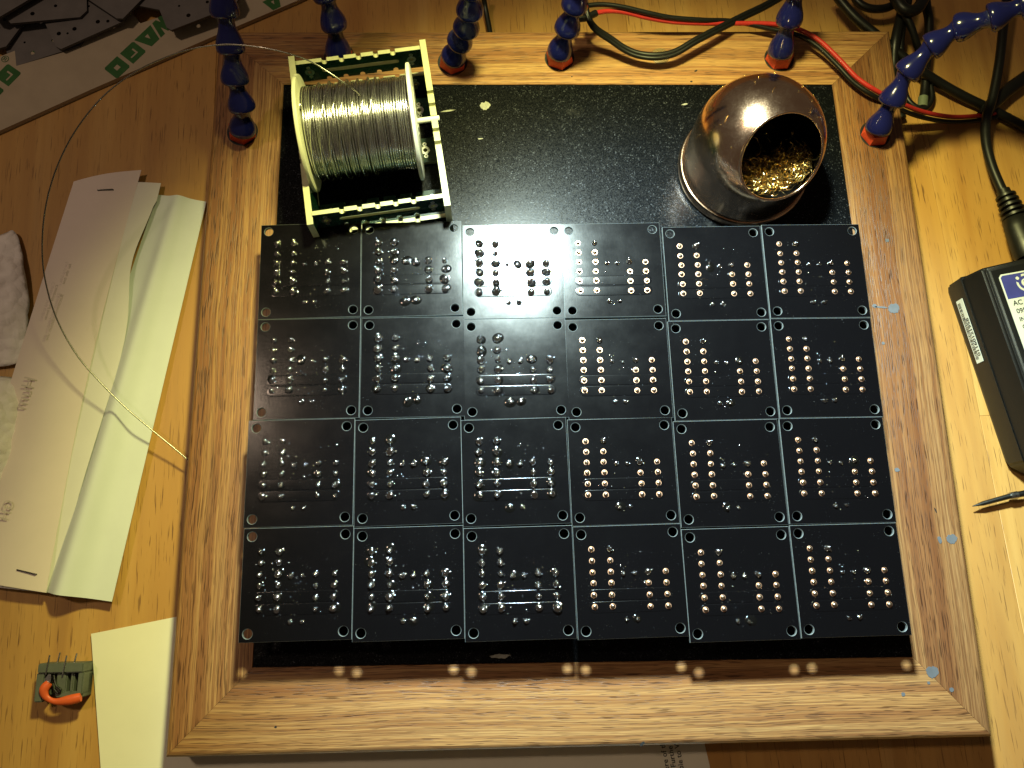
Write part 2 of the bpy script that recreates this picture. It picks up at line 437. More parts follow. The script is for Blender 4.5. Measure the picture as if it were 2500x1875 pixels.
for (u, v, rx, ry, rz) in [(2182, 753, .0030, .0027, .3), (2150, 750, .0034, .0005, -.1), (2135, 747, .0012, .0011, 0), (2166, 587, .0010, .0010, 0), (2156, 838, .0008, .0008, 0),
                           (2323, 1316, .0026, .0023, .2), (2294, 1318, .0009, .0018, .2), (2190, 1147, .0012, .0010, 0), (2276, 1640, .0029, .0026, .2), (2323, 1684, .0010, .0010, 0), (2205, 1695, .0009, .0009, 0), (2267, 1667, .0007, .0007, 0)]:
    splat('paint_spot', u, v, rx, ry, rz, PAINT)
for (u, v, rx, ry, rz) in [(1699, 173, .0010, .0005, .5), (1688, 199, .0007, .0005, 0), (1396, 187, .0004, .0004, 0), (1568, 1816, .0014, .0006, .7), (1880, 183, .0006, .0005, .2), (673, 1775, .0006, .0005, 0), (2284, 1246, .0003, .0014, .3)]:
    splat('burn_mark', u, v, rx, ry, rz, BLACKIN, ZT, .00006)
splat('residue_spot', 1184, 259, .0028, .0025, .2, SMEAR, ZT - .0004, .00025, .5)
splat('residue_spot', 1094, 271, .0036, .0005, .15, SMEAR, ZT - .0004, .0002, .6)
splat('residue_spot', 1173, 339, .0014, .0004, .1, SMEAR, ZT - .0004, .0002, .6)
splat('residue_spot', 1672, 255, .0016, .0005, .2, SMEAR, ZT - .0004, .0002, .6)
splat('residue_spot', 1222, 1602, .0042, .0010, 0, SMEAR, ZT - .0004, .00012, .6)

# ------------------------------------------------------------------ the 24 boards
HB = .042; BT = .0016
hp = [(-.0212, .0213), (.0212, .0213), (-.0212, -.0213), (.0212, -.0213)]
HS = .0250
board_me = plate('board_plate', [(-HS, -HS), (HS, -HS), (HS, HS), (-HS, HS)], [circle(x, y, .00215, 28) for x, y in hp], BT, .00013, .00018)
board_me.materials.append(MASK); board_me.materials.append(EDGE)
tv, tf = [], []; tps = ((0, -.00002), (.00006, .00005), (.00014, .00010), (.00024, .000125), (.0004, .00013))
for (ti, tz) in tps: tv += [(x, y, tz) for x, y in slot(0, 0, .0385 - 2 * ti, .0051 - 2 * ti, 8)]
tn = 18
for i in range(len(tps) - 1): tf += [(i * tn + k, i * tn + (k + 1) % tn, (i + 1) * tn + (k + 1) % tn, (i + 1) * tn + k) for k in range(tn)]
tf.append(tuple((len(tps) - 1) * tn + k for k in range(tn)))
tr_me = pydata('trace', tv, tf, True); tr_me.materials.append(MASK)
def blob(name, seed, r0, h, gold=False):
    rr = random.Random(seed); v, f = [], []
    if gold:
        prof = [(.00138, 0), (.00138, .00008), (.00134, .00012), (.00112, .00012), (.00108, .0004), (.0009, .00078), (.00062, .00098), (.00048, .00102), (.00044, .00145), (.00028, .0016)]
        me = lathe(name, prof, 18, True, 40)
        for p_ in me.polygons:
            if p_.center.z < .000125: p_.material_index = 1
        return me
    k1, k2 = rr.uniform(0, 6.28), rr.uniform(0, 6.28)
    def jit(a, z): return 1 + .10 * math.sin(a + k1) + .06 * math.sin(2 * a + k2) + .03 * math.sin(3 * a + k1 * 2)
    pin = rr.uniform(.0004, .0006)
    prof = [(r0, 0), (r0 * 1.03, h * .15), (r0 * 1.0, h * .36), (r0 * .90, h * .58), (r0 * .70, h * .80), (r0 * .45, h * .95), (pin, h * 1.0), (pin * .9, h * 1.22), (pin * .5, h * 1.28)]
    me = lathe(name, prof, 16, True, 70, jit=jit); bm = bmesh.new(); bm.from_mesh(me); bpy.data.meshes.remove(me)
    for q_ in range(rr.choice((0, 1, 1, 2))):          # stray beads stuck to the joint
        a = rr.uniform(-.6, 1.6); d = r0 * rr.uniform(.95, 1.35); s = r0 * rr.uniform(.2, .36)
        bmesh.ops.create_icosphere(bm, subdivisions=2, radius=s, matrix=Matrix.Translation((d * math.cos(a), d * math.sin(a), s * .7)) @ Matrix.Diagonal((rr.uniform(.9, 1.5), 1, .8, 1)))
    dx, dy = rr.uniform(-.3, .3) * r0, rr.uniform(-.3, .3) * r0
    for v_ in bm.verts:
        if v_.co.z > h * .5: v_.co.x += dx * (v_.co.z / h); v_.co.y += dy * (v_.co.z / h)
    return to_mesh(bm, name, True, 60)
SB = [blob('solder_joint', 30 + k, .00142 + .00012 * (k % 4), .0015 + .0002 * (k % 3)) for k in range(12)]
for b_ in SB: b_.materials.append(SOLDER)
SS = [blob('solder_joint', 60 + k, .00105 + .0001 * (k % 3), .0012 + .0002 * (k % 2)) for k in range(6)]
for b_ in SS: b_.materials.append(SOLDER)
GP = blob('gold_pin', 1, 0, 0, True); GP.materials.append(GOLD); GP.materials.append(COPPER)
FX = []
for k in range(4):
    rr = random.Random(90 + k); a0 = rr.uniform(0, 6)
    fm = lathe('flux_ring', [(.0024, 0), (.0022, .00016), (.0012, .0003), (.0003, .0003)], 18, True, 60, jit=lambda a, z: 1 + .2 * math.sin(a + a0) + .1 * math.sin(2 * a + 2 * a0))
    fm.materials.append(FLUX); FX.append(fm)
def spatter(seed, n):
    rr = random.Random(seed); bm = bmesh.new()
    for _ in range(n):
        if rr.random() < .6: x, y = rr.uniform(-.019, .019), rr.uniform(-.013, .016)
        else: x, y = rr.gauss(0, .006), rr.gauss(.002, .006)
        s = rr.choice((.00007, .0001, .00013, .0002, .00028)) * rr.uniform(.7, 1.2)
        bmesh.ops.create_icosphere(bm, subdivisions=1, radius=s, matrix=Matrix.Translation((max(-.023, min(.023, x)), max(-.023, min(.023, y)), s * .7)) @ Matrix.Rotation(rr.uniform(0, 3), 4, 'Z') @ Matrix.Diagonal((rr.choice((1, 1, 2.2)), 1, .8, 1)))
    me = to_mesh(bm, 'solder_spatter', True); me.materials.append(SOLDER); return me
SPT = [spatter(s, n) for s, n in ((1, 60), (2, 80), (3, 48), (4, 70), (5, 30), (6, 24))]
TB = box('terminal_block', .0125, .031, HB - BT - (ZT - .0004), .0006, 1); TB.materials.append(DARKPLASTIC)
TB2 = box('terminal_block', .0125, .0215, HB - BT - (ZT - .0004), .0006, 1); TB2.materials.append(DARKPLASTIC)
rows = [14.4, 9.3, 4.24, -.7, -5.85, -10.97]
PADS = [(-16.8, y, 'p') for y in rows] + [(-8.58, 14.45, 's')] + [(-8.58, y, 'p') for y in rows[1:]]
PADS += [(8.38, 4.0, 's')] + [(8.42, y - .45, 'p') for y in rows[3:]] + [(16.58, y - .48, 'p') for y in rows[2:]]
PADS += [(-2.9, 3.35, 'm'), (2.35, 3.25, 'm'), (-2.7, -16.8, 'm'), (2.45, -16.75, 'm')]
BOARDS = [(0, 0, -93.04, 153.91, 2.08), (0, 1, -42.82, 155.02, 1.61), (0, 2, 7.61, 153.87, 1.1), (0, 3, 57.57, 154.71, 1.19), (0, 4, 108.83, 153.17, 1.06), (0, 5, 159.48, 154.45, .72),
          (1, 0, -91.47, 103.55, 1.41), (1, 1, -41.07, 104.37, 1.15), (1, 2, 8.62, 103.69, 1.26), (1, 3, 58.41, 103.56, 1.13), (1, 4, 109.12, 102.94, 1.22), (1, 5, 159.85, 104.19, .67),
          (2, 0, -92.16, 53.29, 1.4), (2, 1, -41.78, 53.72, 1.82), (2, 2, 8.2, 53.57, 1.83), (2, 3, 58.63, 53.66, 1.43), (2, 4, 109.19, 52.73, 1.38), (2, 5, 159.99, 53.98, .98),
          (3, 0, -90.49, 2.9, 1.4), (3, 1, -40.3, 2.97, 1.42), (3, 2, 9.85, 2.77, 1.49), (3, 3, 60.14, 3.39, 1.6), (3, 4, 110.3, 1.95, 1.46), (3, 5, 160.7, 3.54, 1.33)]
RN = ['back row', 'second row', 'third row', 'front row']
CN = ['first from the left', 'second from the left', 'third from the left', 'third from the right', 'second from the right', 'first from the right']
for (r_, c_, x, y, a) in BOARDS:
    bo = empty('circuit_board', (x / 1000, y / 1000, HB), R(a)); gold = c_ >= 3
    tag(bo, f"black circuit board with {'gold pins' if gold else 'silver solder joints'}, {RN[r_]}, {CN[c_]}", 'circuit board', 'black circuit boards laid in a grid on the tray')
    link('board_plate', board_me, bo)
    for ty in (-5.85, -11.25):
        link('trace', tr_me, bo, (-.0001, ty / 1000, 0))
    for (px, py, kd) in PADS:
        if kd == 'p' and gold: me, nm = GP, 'gold_pin'
        elif kd == 'm': me, nm = rnd.choice(SS), 'solder_joint'
        else: me, nm = rnd.choice(SB), 'solder_joint'
        j = link(nm, me, bo, (px / 1000 + rnd.gauss(0, .00006), py / 1000 + rnd.gauss(0, .00006), -.00002 + (.00011 if kd == 'p' and py < -4 else 0)), rnd.uniform(-.5, .5) if nm == 'gold_pin' else rnd.uniform(-1, 1.4))
        s = rnd.uniform(.96, 1.04) if nm == 'gold_pin' else rnd.uniform(.82, 1.1) * (1.08 if c_ in (1, 2) else .9)
        j.scale = (s, s, s * rnd.uniform(.9, 1.1))
        if nm == 'solder_joint' and rnd.random() < (.4 if c_ in (1, 2) else .15):
            fx = link('flux_ring', rnd.choice(FX), bo, (px / 1000 + rnd.uniform(-.0003, .0005), py / 1000 + rnd.uniform(-.0003, .0005), 0), rnd.uniform(0, 6)); s = rnd.uniform(.8, 1.15); fx.scale = (s, s, 1)
    sp = link('solder_spatter', SPT[(r_ * 3 + c_) % 4] if not gold else SPT[4 + (r_ + c_) % 2], bo); sp['kind'] = 'stuff'
    if (r_ + c_) % 2: sp.rotation_euler = (0, 0, math.pi)
    link('terminal_block', TB, bo, (-.0127, .0017, -BT - (HB - BT - (ZT - .0004))))
    link('terminal_block', TB2, bo, (.0125, -.0037, -BT - (HB - BT - (ZT - .0004))))

# ------------------------------------------------------------------ flexible blue hose arms
prof_seg = [(.0058, -.0002), (.0067, .0001), (.0071, .0010), (.0071, .0024), (.0067, .0042), (.0059, .0062), (.0050, .0080), (.0043, .0098), (.0040, .0116), (.0041, .0130), (.0046, .0146), (.0048, .0156), (.0044, .0166)]
SEG = lathe('hose_segment', prof_seg, 28, True, 60); SEG.materials.append(BLUE)
def nut_mesh():
    bm = bmesh.new(); v = []
    for (r, z) in ((.0078, 0), (.0079, .0022), (.0071, .0058), (.0064, .0085), (.0045, .0090)):
        v.append([bm.verts.new((r * math.cos(R(60 * k)), r * math.sin(R(60 * k)), z)) for k in range(6)])
    fs = []
    for i in range(4):
        for k in range(6):
            f_ = bm.faces.new((v[i][k], v[i][(k + 1) % 6], v[i + 1][(k + 1) % 6], v[i + 1][k]))
            if i == 1: fs.append(f_)
    bm.faces.new(v[0][::-1]); bm.faces.new(v[4])
    ins = bmesh.ops.inset_individual(bm, faces=fs, thickness=.0013, depth=-.0012)
    bmesh.ops.bevel(bm, geom=[e_ for e_ in bm.edges], offset=.00025, segments=1, affect='EDGES')
    me = to_mesh(bm, 'base_nut', True, 30); me.materials.append(ORANGE); return me
NUT = nut_mesh()
HOLE_SHADE = lathe('hole_shade_ring', [(.0084, -.0004), (.0084, .0002), (.0080, .0003), (.0076, .0001)], 32); HOLE_SHADE.materials.append(BLACKIN)  # flat black ring, paints the shade in the hole around the nut
HOSES = [
 ([(592, 317, .029), (591, 262, .042), (574, 197, .054), (564, 122, .066), (549, 33, .079), (535, -58, .092), (520, -150, .105)], 'dark blue jointed hose arm on left rail, crossed by the loose solder wire'),
 ([(826, 130, .0295), (816, 63, .045), (797, -8, .060), (770, -88, .075), (745, -170, .09)], 'dark blue jointed hose arm rising behind the solder spool holder'),
 ([(1107, 139, .0295), (1122, 102, .0415), (1138, 70, .053), (1147, 28, .066), (1149, -25, .080), (1150, -80, .094)], 'dark blue jointed hose arm on back rail, nearest to the solder spool on its right'),
 ([(1366, 127, .0295), (1384, 72, .045), (1402, 15, .060), (1420, -45, .075), (1440, -110, .09)], 'dusty blue jointed hose arm on back rail that red and black wires run behind'),
 ([(1905, 127, .0295), (1926, 52, .046), (1945, -25, .062), (1965, -100, .078)], 'blue jointed hose arm on back rail behind the bronze tip cleaner'),
 ([(2143, 315, .0295), (2176, 249, .043), (2213, 178, .055), (2273, 114, .066), (2340, 68, .075), (2420, 44, .085), (2497, 14, .092), (2575, -15, .10)], 'blue jointed hose arm bending away over the cables at the right corner')]
for (pts, lab), (hu, hv) in zip(HOSES, hole_px):
    P = [at(*p) for p in pts]
    b0 = at(hu, hv, ZT)
    h = empty('hose_arm', (b0.x, b0.y, ZT)); tag(h, lab, 'hose arm', 'flexible blue hose arms on the tray'); h0 = Vector((b0.x, b0.y, ZT))
    ax_ = (P[0] - h0); ax_ = Vector((ax_.x * .6, ax_.y * .6, ax_.z)).normalized()
    n_ = link('base_nut', NUT, h, (0, 0, -.0006)); n_.rotation_mode = 'QUATERNION'; n_.rotation_quaternion = ax_.to_track_quat('Z', 'Y')
    link('hole_shade_ring', HOLE_SHADE, h)
    for i in range(len(P) - 1):
        d = P[i + 1] - P[i]; s_ = link('hose_segment', SEG, h, P[i] - h0 - d.normalized() * .001)
        s_.rotation_mode = 'QUATERNION'; s_.rotation_quaternion = d.to_track_quat('Z', 'Y') @ Matrix.Rotation(rnd.uniform(0, 6), 3, 'Z').to_quaternion()
        s_.scale = (1, 1, max(.8, d.length / .0145))
    if False: pass

# ------------------------------------------------------------------ solder spool holder made of circuit board strips
HR = R(8.8); hc = Vector((-.0648, .2225, ZT - .0004)); holder = empty('spool_holder', hc, HR)
tag(holder, 'solder spool holder of slotted green circuit board strips, left on granite', 'holder')
HW, HD, HH = .0640, .0885, .0360
def notched(l, wd, step, r, sides=(1, -1), first=None, count=None):
    """rectangle centred on the origin with half-round notches along its long sides"""
    pts = []
    for s in (-1, 1):
        run = [(s * -l / 2, s * wd / 2)] if False else []
        y = s * wd / 2; xa, xb = (-l / 2, l / 2) if s < 0 else (l / 2, -l / 2); dr = 1 if s < 0 else -1
        pts.append((xa, y))
        if s in sides:
            n = count or int((l - .012) / step); x0 = -(n - 1) / 2 * step
            cs = [x0 + k * step for k in range(n)]
            for cx in (cs if dr > 0 else cs[::-1]):
                pts.append((cx - dr * r, y))
                for k in range(0, 9):
                    t = math.pi * k / 8; pts.append((cx - dr * r * math.cos(t), y - s * (r * .7 + r * math.sin(t))))
                pts.append((cx + dr * r, y))
        pts.append((xb, y))
    return pts
strip_holes = lambda: [slot(0, 0, .040, .0026)] + [circle(sx * .0265, 0, .0011, 14) for sx in (-1, 1)] + [circle(sx * .0265, sy * .0036, .0005, 8) for sx in (-1, 1) for sy in (-1, 1)]
strip = plate('cross_strip', notched(HW, .0145, .0088, .0013), strip_holes(), .0022); strip.materials.append(GREENMASK); strip.materials.append(FR4)
ringm = plate('pad_ring', circle(0, 0, .0024, 20), [circle(0, 0, .0012, 16)], .0001); ringm.materials.append(TIN); ringm.materials.append(TIN)
ring2 = plate('pad_ring', circle(0, 0, .0011, 14), [circle(0, 0, .00055, 10)], .0001); ring2.materials.append(TIN); ring2.materials.append(TIN)
def add_strip(loc, rot):
    s = link('cross_strip', strip, holder, loc); s.rotation_euler = rot
    for sx in (-1, 1):
        for z in (.00012, -.00222):
            link('pad_ring', ringm, s, (sx * .0265, 0, z))
            for sy in (-1, 1): link('pad_ring', ring2, s, (sx * .0265, sy * .0036, z))
    return s
add_strip((0, HD / 2 - .002, .0288), (R(90), 0, 0)); add_strip((0, HD / 2 - .002, .0073), (R(90), 0, 0))
add_strip((0, -HD / 2 + .002, .0288), (R(90), 0, 0)); add_strip((0, -HD / 2 + .002, .0073), (R(90), 0, 0))
add_strip((0, -HD / 2 + .0135, .0100), (0, 0, 0)); add_strip((0, HD / 2 - .0155, .0032), (0, 0, 0)); add_strip((0, .004, .0032), (0, 0, 0))
def side_poly():
    top = HH; pts = [(-HD / 2 - .002, 0), (HD / 2 + .002, 0), (HD / 2 + .002, top + .002), (.020, top)]
    for k in range(5):
        cx = .0165 - k * .0072; r = .0013
        pts.append((cx + r, top))
        for q_ in range(9):
            t = math.pi * q_ / 8; pts.append((cx + r * math.cos(t), top - .0012 - r * math.sin(t)))
        pts.append((cx - r, top))
    pts += [(-.020, top), (-HD / 2 - .002, top - .001)]
    return pts
sidem = plate('side_panel', side_poly(), [slot(0, .012, .05, .003)] + [circle(sx * .034, .012, .0012, 12) for sx in (-1, 1)], .0031); sidem.materials.append(GREENMASK); sidem.materials.append(FR4)
for sx in (-1, 1):
    s = link('side_panel', sidem, holder, (sx * (HW / 2 + .00155) + .00155, 0, 0)); s.rotation_euler = (R(90), 0, R(90))
ax_y = .0165 - 2 * .0072; AXZ = HH - .0012
axm = lathe('axle', [(.0012, -.0352), (.0014, -.0350), (.0014, .0350), (.0012, .0352)], 12); axm.materials.append(WHITEPL)
a_ = link('axle', axm, holder, (.001, ax_y, AXZ)); a_.rotation_euler = (0, R(90), 0)

# spool of solder on the axle
sc = hc + Matrix.Rotation(HR, 3, 'Z') @ Vector((-.0032, ax_y, AXZ)); spool = empty('solder_spool', sc, HR - R(1.5))
tag(spool, 'spool of shiny silver solder wire with one long loose end', 'spool')
SWID = .0540; FRAD = .0282
def flange(x, m_, flip):
    prof = [(.0016, -.0010), (.0268, -.0012), (FRAD, -.0008), (FRAD + .0002, 0), (FRAD, .0008), (.0268, .0012), (.0016, .0010)]
    fl = link('flange', lathe('flange', prof, 64, True, 40), spool, (x, 0, 0), mats=m_); fl.rotation_euler = (0, R(90), 0); return fl
flange(-SWID / 2, CREAM, 1); fr_ = flange(SWID / 2, WHITEPL, 1)
lb = link('flange_label', plate('flange_label', circle(0, 0, .017, 40), [circle(0, 0, .006, 24)], .0002), fr_, (0, 0, .00135), mats=[LABELW, LABELW])
CR = .0218
core = link('spool_core', lathe('spool_core', [(CR - .0011, -SWID / 2 + .001), (CR - .0011, SWID / 2 - .001)], 40), spool, mats=DARKSTEEL); core.rotation_euler = (0, R(90), 0)
turns = 45; path = []
for k in range(turns * 40 + 1):
    t = k / 40; a = 2 * math.pi * t; x = -SWID / 2 + .0015 + (SWID - .003) * t / turns
    rr = CR + .00013 * math.sin(t * 2.1) + .0001 * math.sin(t * 7.7 + 1) + .00008 * noise.noise(Vector((t * .9, 0, 0)))
    x += .00016 * math.sin(a + t * 1.3) * (1 if 3 < t < turns - 3 else 0)
    path.append(Vector((x, rr * math.sin(a), rr * math.cos(a))))
v_, f_ = tube_data(path, .00054, 7)
link('coil', pydata('coil', v_, f_, True), spool, mats=WIRE)
for k in range(7):                                     # slack turns lying across the coil
    pth = []; x0 = -.021 + k * .0046; sl = .006 + .001 * (k % 3); dr = .0008 + .0004 * (k % 2)
    for q_ in range(61):
        a = 2 * math.pi * q_ / 60; low = max(0, -math.cos(a)) ** 2
        rr = CR + .0009 + dr * (.4 + low * (2.2 if k < 4 else 1.2))
        pth.append(Vector((x0 + sl * .5 * math.sin(a + .6) + .001 * math.sin(2 * a), rr * math.sin(a), rr * math.cos(a))))
    v_, f_ = tube_data(pth, .0005, 6, caps=False); link('slack_turn', pydata('slack_turn', v_, f_, True), spool, mats=WIRE)
lw = [(880, 235, .0785), (862, 217, .0805), (840, 202, .083), (805, 178, .086), (760, 151, .0885), (705, 131, .090), (650, 118, .0905), (590, 110, .090), (540, 109, .089), (470, 119, .087), (400, 142, .084), (330, 176, .080), (262, 226, .076), (210, 283, .072),
      (165, 352, .066), (130, 433, .059), (109, 520, .052), (103, 612, .045), (112, 692, .039), (140, 782, .033), (190, 870, .027), (255, 944, .021), (312, 1000, .017), (370, 1049, .0135), (420, 1090, .0105), (464, 1127, .0085)]
inv = Matrix.Rotation(-(HR - R(1.5)), 3, 'Z')
lp_ = [inv @ (at(*p) - sc) for p in lw]
tube('loose_wire', lp_, .00037, LOOSE, spool, 8, 10)

# ------------------------------------------------------------------ bronze tip cleaner
cc = Vector((.1330, .2212, ZT - .0004)); cl = empty('tip_cleaner', cc)
tag(cl, 'bronze domed soldering tip cleaner with round mouth full of brass shavings', 'tip cleaner')
SR, SZ = .0332, .0285
prof = [(.0338, .0062), (.0335, .0066), (SR, .0074), (SR, .014), (SR, .021), (SR, SZ)]
prof += [(SR * math.cos(R(t)), SZ + SR * math.sin(R(t))) for t in range(4, 90, 4)] + [(.0004, SZ + SR)]
me = lathe('shell', prof, 96, True, 50, cap0=False); bm = bmesh.new(); bm.from_mesh(me); bpy.data.meshes.remove(me)
nrm = Vector((.205, -.717, .665)).normalized()
bmesh.ops.bisect_plane(bm, geom=bm.verts[:] + bm.edges[:] + bm.faces[:], plane_co=Vector((0, 0, SZ)) + nrm * .0252, plane_no=nrm, clear_outer=True)
shell_o = link('shell', to_mesh(bm, 'shell', True), cl, mats=[SHELL, BLACKIN])
so = shell_o.modifiers.new('thickness', 'SOLIDIFY'); so.thickness = .0009; so.offset = -1; so.material_offset = 1; so.material_offset_rim = 0
mr = math.sqrt(SR ** 2 - .0252 ** 2)
rim = []
q_ = nrm.to_track_quat('Z', 'Y')
pth = [Vector((0, 0, SZ)) + nrm * .0250 + q_ @ Vector((mr * math.cos(R(a)), mr * math.sin(R(a)), 0)) for a in range(0, 361, 5)]
v_, f_ = tube_data(pth, .00075, 8, caps=False); link('mouth_rim', pydata('mouth_rim', v_, f_, True), cl, mats=SHELL)
link('base', lathe('base', [(.0336, 0), (.0348, .0006), (.0352, .0018), (.0350, .0052), (.0344, .0060), (.0320, .0064), (.001, .0064)], 96, True, 40), cl, mats=SHELL)
link('wool_bed', lathe('wool_bed', [(.031, .0066), (.031, .0095), (.024, .0115), (.001, .012)], 40), cl, mats=BLACKIN)
rr = random.Random(5); v_, f_ = [], []
def ribbon(p, d, L, wd, curl):
    side = d.cross(Vector((rr.uniform(-1, 1), rr.uniform(-1, 1), rr.uniform(-1, 1)))).normalized(); nn = d.cross(side); b0 = len(v_); n = 7
    ph = rr.uniform(0, 6)
    for k in range(n):
        t = k / (n - 1); c = p + d * (L * t) + side * (L * .28 * math.sin(curl * t + ph)) + nn * (L * .28 * math.cos(curl * t + ph))
        v_.append(c - side * wd / 2); v_.append(c + side * wd / 2)
    for k in range(n - 1): f_.append((b0 + 2 * k, b0 + 2 * k + 1, b0 + 2 * k + 3, b0 + 2 * k + 2))
for k in range(2600):
    while True:
        x, y = rr.uniform(-.030, .030), rr.uniform(-.030, .030)
        if x * x + y * y < .0295 ** 2: break
    rise = max(0, min(1, (-y + .30 * x - .002) / .022))
    if rise < .12 and rr.random() < .93: continue
    z = .0125 + rr.uniform(0, .006) + .0150 * rise
    d = Vector((rr.gauss(0, 1), rr.gauss(0, 1), rr.gauss(0, .8))).normalized()
    p = Vector((x, y, z)); e_ = p + d * .005
    if math.hypot(e_.x, e_.y) > .0305 or e_.z < .012: d = -d
    ribbon(p, d, rr.uniform(.003, .0075), rr.uniform(.00018, .00045), rr.uniform(3, 9))
wool = link('brass_wool', pydata('brass_wool', v_, f_, True), cl, mats=BRASS); wool['kind'] = 'stuff'
v_, f_ = [], []
for k in range(46):                                     # stray curls and clippings stuck on the dome
    th, el = rr.uniform(0, 6.28), rr.uniform(.1, 1.25)
    n3 = Vector((math.cos(th) * math.cos(el), math.sin(th) * math.cos(el), math.sin(el)))
    if n3.dot(nrm) > .72: continue
    p = Vector((0, 0, SZ)) + n3 * (SR + .0003); d = n3.orthogonal().normalized(); d = Matrix.Rotation(rr.uniform(0, 6.28), 3, n3) @ d
    s2 = n3.cross(d); L = rr.choice((.001, .0015, .002, .004, .006)); cu = rr.uniform(-90, 90)
    pth = []
    for q2 in range(6):
        t = q2 / 5; c = p + d * (L * t) + s2 * (cu * (L * t) ** 2); r_v = c - Vector((0, 0, SZ)); pth.append(Vector((0, 0, SZ)) + r_v.normalized() * (SR + .00025))
    tube_data(pth, .00009, 4, v_, f_)
cut_ = link('clippings', pydata('clippings', v_, f_, True), cl, mats=BRASS); cut_['kind'] = 'stuff'

# ------------------------------------------------------------------ cables and wires
def cable(name, pts, r, mat_, label, cat='cable', flat=1.0, n=10):
    P = [at(*p) for p in pts]; o = empty(name, (P[0].x, P[0].y, 0)); tag(o, label, cat)
    tube('sheath', [p - Vector((P[0].x, P[0].y, 0)) for p in P], r, mat_, o, n, 8, flat); return o
redp = [(1402, 44, .040), (1428, 45, .040), (1452, 33, .0385), (1487, 27, .037), (1525, 30, .036), (1580, 43, .034), (1640, 53, .032), (1720, 57, .030), (1800, 57, .029), (1890, 59, .029), (1950, 72, .030), (2000, 99, .030), (2048, 144, .029), (2092, 190, .028), (2140, 222, .027), (2195, 250, .020), (2250, 272, .012), (2320, 285, .006), (2385, 283, .005), (2440, 275, .0045)]
blkp = [(u - 3, v + 12, z - .0012) for u, v, z in redp[4:]]
blkp = [(1398, 22, .042), (1425, 15, .041), (1470, 11, .040), (1520, 17, .039), (1580, 31, .037), (1640, 43, .0345), (1720, 49, .032), (1790, 52, .029)] + [(u - 7, v + 12, z - .0008) for u, v, z in redp[9:]]
cable('red_wire', redp, .0013, REDWIRE, 'red wire of a twin lead running along the back rail to the cable heap', 'wire')
_p = [at(*p) for p in [(1402, 44, .040), (1428, 44, .040), (1455, 32, .0385)]]
tube('heat_shrink', [p - Vector((at(*redp[0]).x, at(*redp[0]).y, 0)) for p in _p], .0019, BLACKRUB, bpy.data.objects['red_wire'], 10, 6)
cable('black_wire', blkp, .0013, BLACKRUB, 'black wire of the twin lead lying beside the red wire', 'wire')
loop = [(1430, 5, .043), (1436, 40, .041), (1455, 68, .038), (1490, 92, .034), (1525, 116, .031), (1560, 130, .030), (1605, 134, .0305), (1650, 124, .031), (1700, 95, .032), (1760, 64, .031), (1820, 34, .028), (1870, 10, .024), (1930, -25, .02)]
lo = cable('black_twin_cable', loop, .0015, BLACKRUB, 'thin black twin cable sagging in a loop over the dowel plug', 'cable')
tube('second_core', [at(u, v + 8, z - .0004) - Vector((at(*loop[0]).x, at(*loop[0]).y, 0)) for u, v, z in loop], .0013, BLACKRUB, lo)
cable('thin_black_cable', [(1178, -20, .012), (1185, 20, .006), (1195, 72, .004), (1200, 110, .004)], .0016, BLACKRUB, 'short piece of black cable on the bench behind the third hose arm')
cable('thick_black_cable', [(2035, -25, .016), (2052, 2, .015), (2090, 45, .014), (2135, 82, .013), (2185, 124, .012), (2235, 163, .010), (2290, 200, .007), (2350, 234, .0055), (2420, 268, .004), (2520, 320, .0035)], .0028, BLACKRUB, 'thick black cable running straight from back rail down to the right edge')
cable('curved_black_cable', [(2080, -25, .012), (2092, 2, .012), (2115, 18, .012), (2145, 22, .012), (2175, 15, .012), (2215, -10, .012)], .0024, BLACKRUB, 'black cable bending in a shallow arc at the top edge')
cable('bundled_cable', [(2206, -25, .016), (2205, 10, .016), (2196, 55, .015), (2186, 100, .014), (2182, 150, .010), (2182, 200, .006), (2186, 250, .004), (2200, 290, .0035)], .0030, BLACKRUB, 'black cable hanging straight down the heap, leftmost of the bundle')
cable('bundled_cable', [(2222, -25, .016), (2216, 15, .016), (2205, 60, .014), (2199, 105, .012), (2200, 150, .009)], .0021, BLACKRUB, 'black cable tucked against the leftmost one of the bundle')
cable('bundled_cable', [(2258, -25, .014), (2262, 15, .013), (2268, 50, .011), (2267, 100, .009), (2262, 160, .006), (2258, 215, .004), (2254, 240, .0035)], .0026, BLACKRUB, 'black cable in the heap ending in a grey-green tip')
_c = bpy.data.objects['bundled_cable.002']; _o = Vector((at(2258, -25, .014).x, at(2258, -25, .014).y, 0))
tube('cable_tip', [at(2254, 238, .0036) - _o, at(2252, 262, .0036) - _o], .0028, GREENTIP, _c, 12, 0)
cable('bundled_cable', [(2206, 30, .020), (2222, 60, .018), (2236, 100, .014), (2246, 130, .010), (2262, 175, .007)], .0021, BLACKRUB, 'black cable slanting across the middle of the heap')
cable('bundled_cable', [(2178, -20, .022), (2206, 22, .023), (2238, 22, .023), (2262, -18, .022)], .0034, BLACKRUB, 'thick knot of black cable at the top of the heap')
cable('curled_black_cable', [(2205, 200, .004), (2215, 240, .004), (2238, 262, .004), (2262, 262, .004), (2275, 240, .004), (2272, 205, .004)], .0016, BLACKRUB, 'thin black cable curled in a small loop on the bench near the right rail')
cable('black_strap_cable', [(2560, 150, .006), (2500, 192, .006), (2455, 225, .006), (2428, 250, .006), (2415, 262, .006), (2400, 285, .005)], .0040, BLACKRUB, 'broad black cable slanting in from the right edge', 'cable')

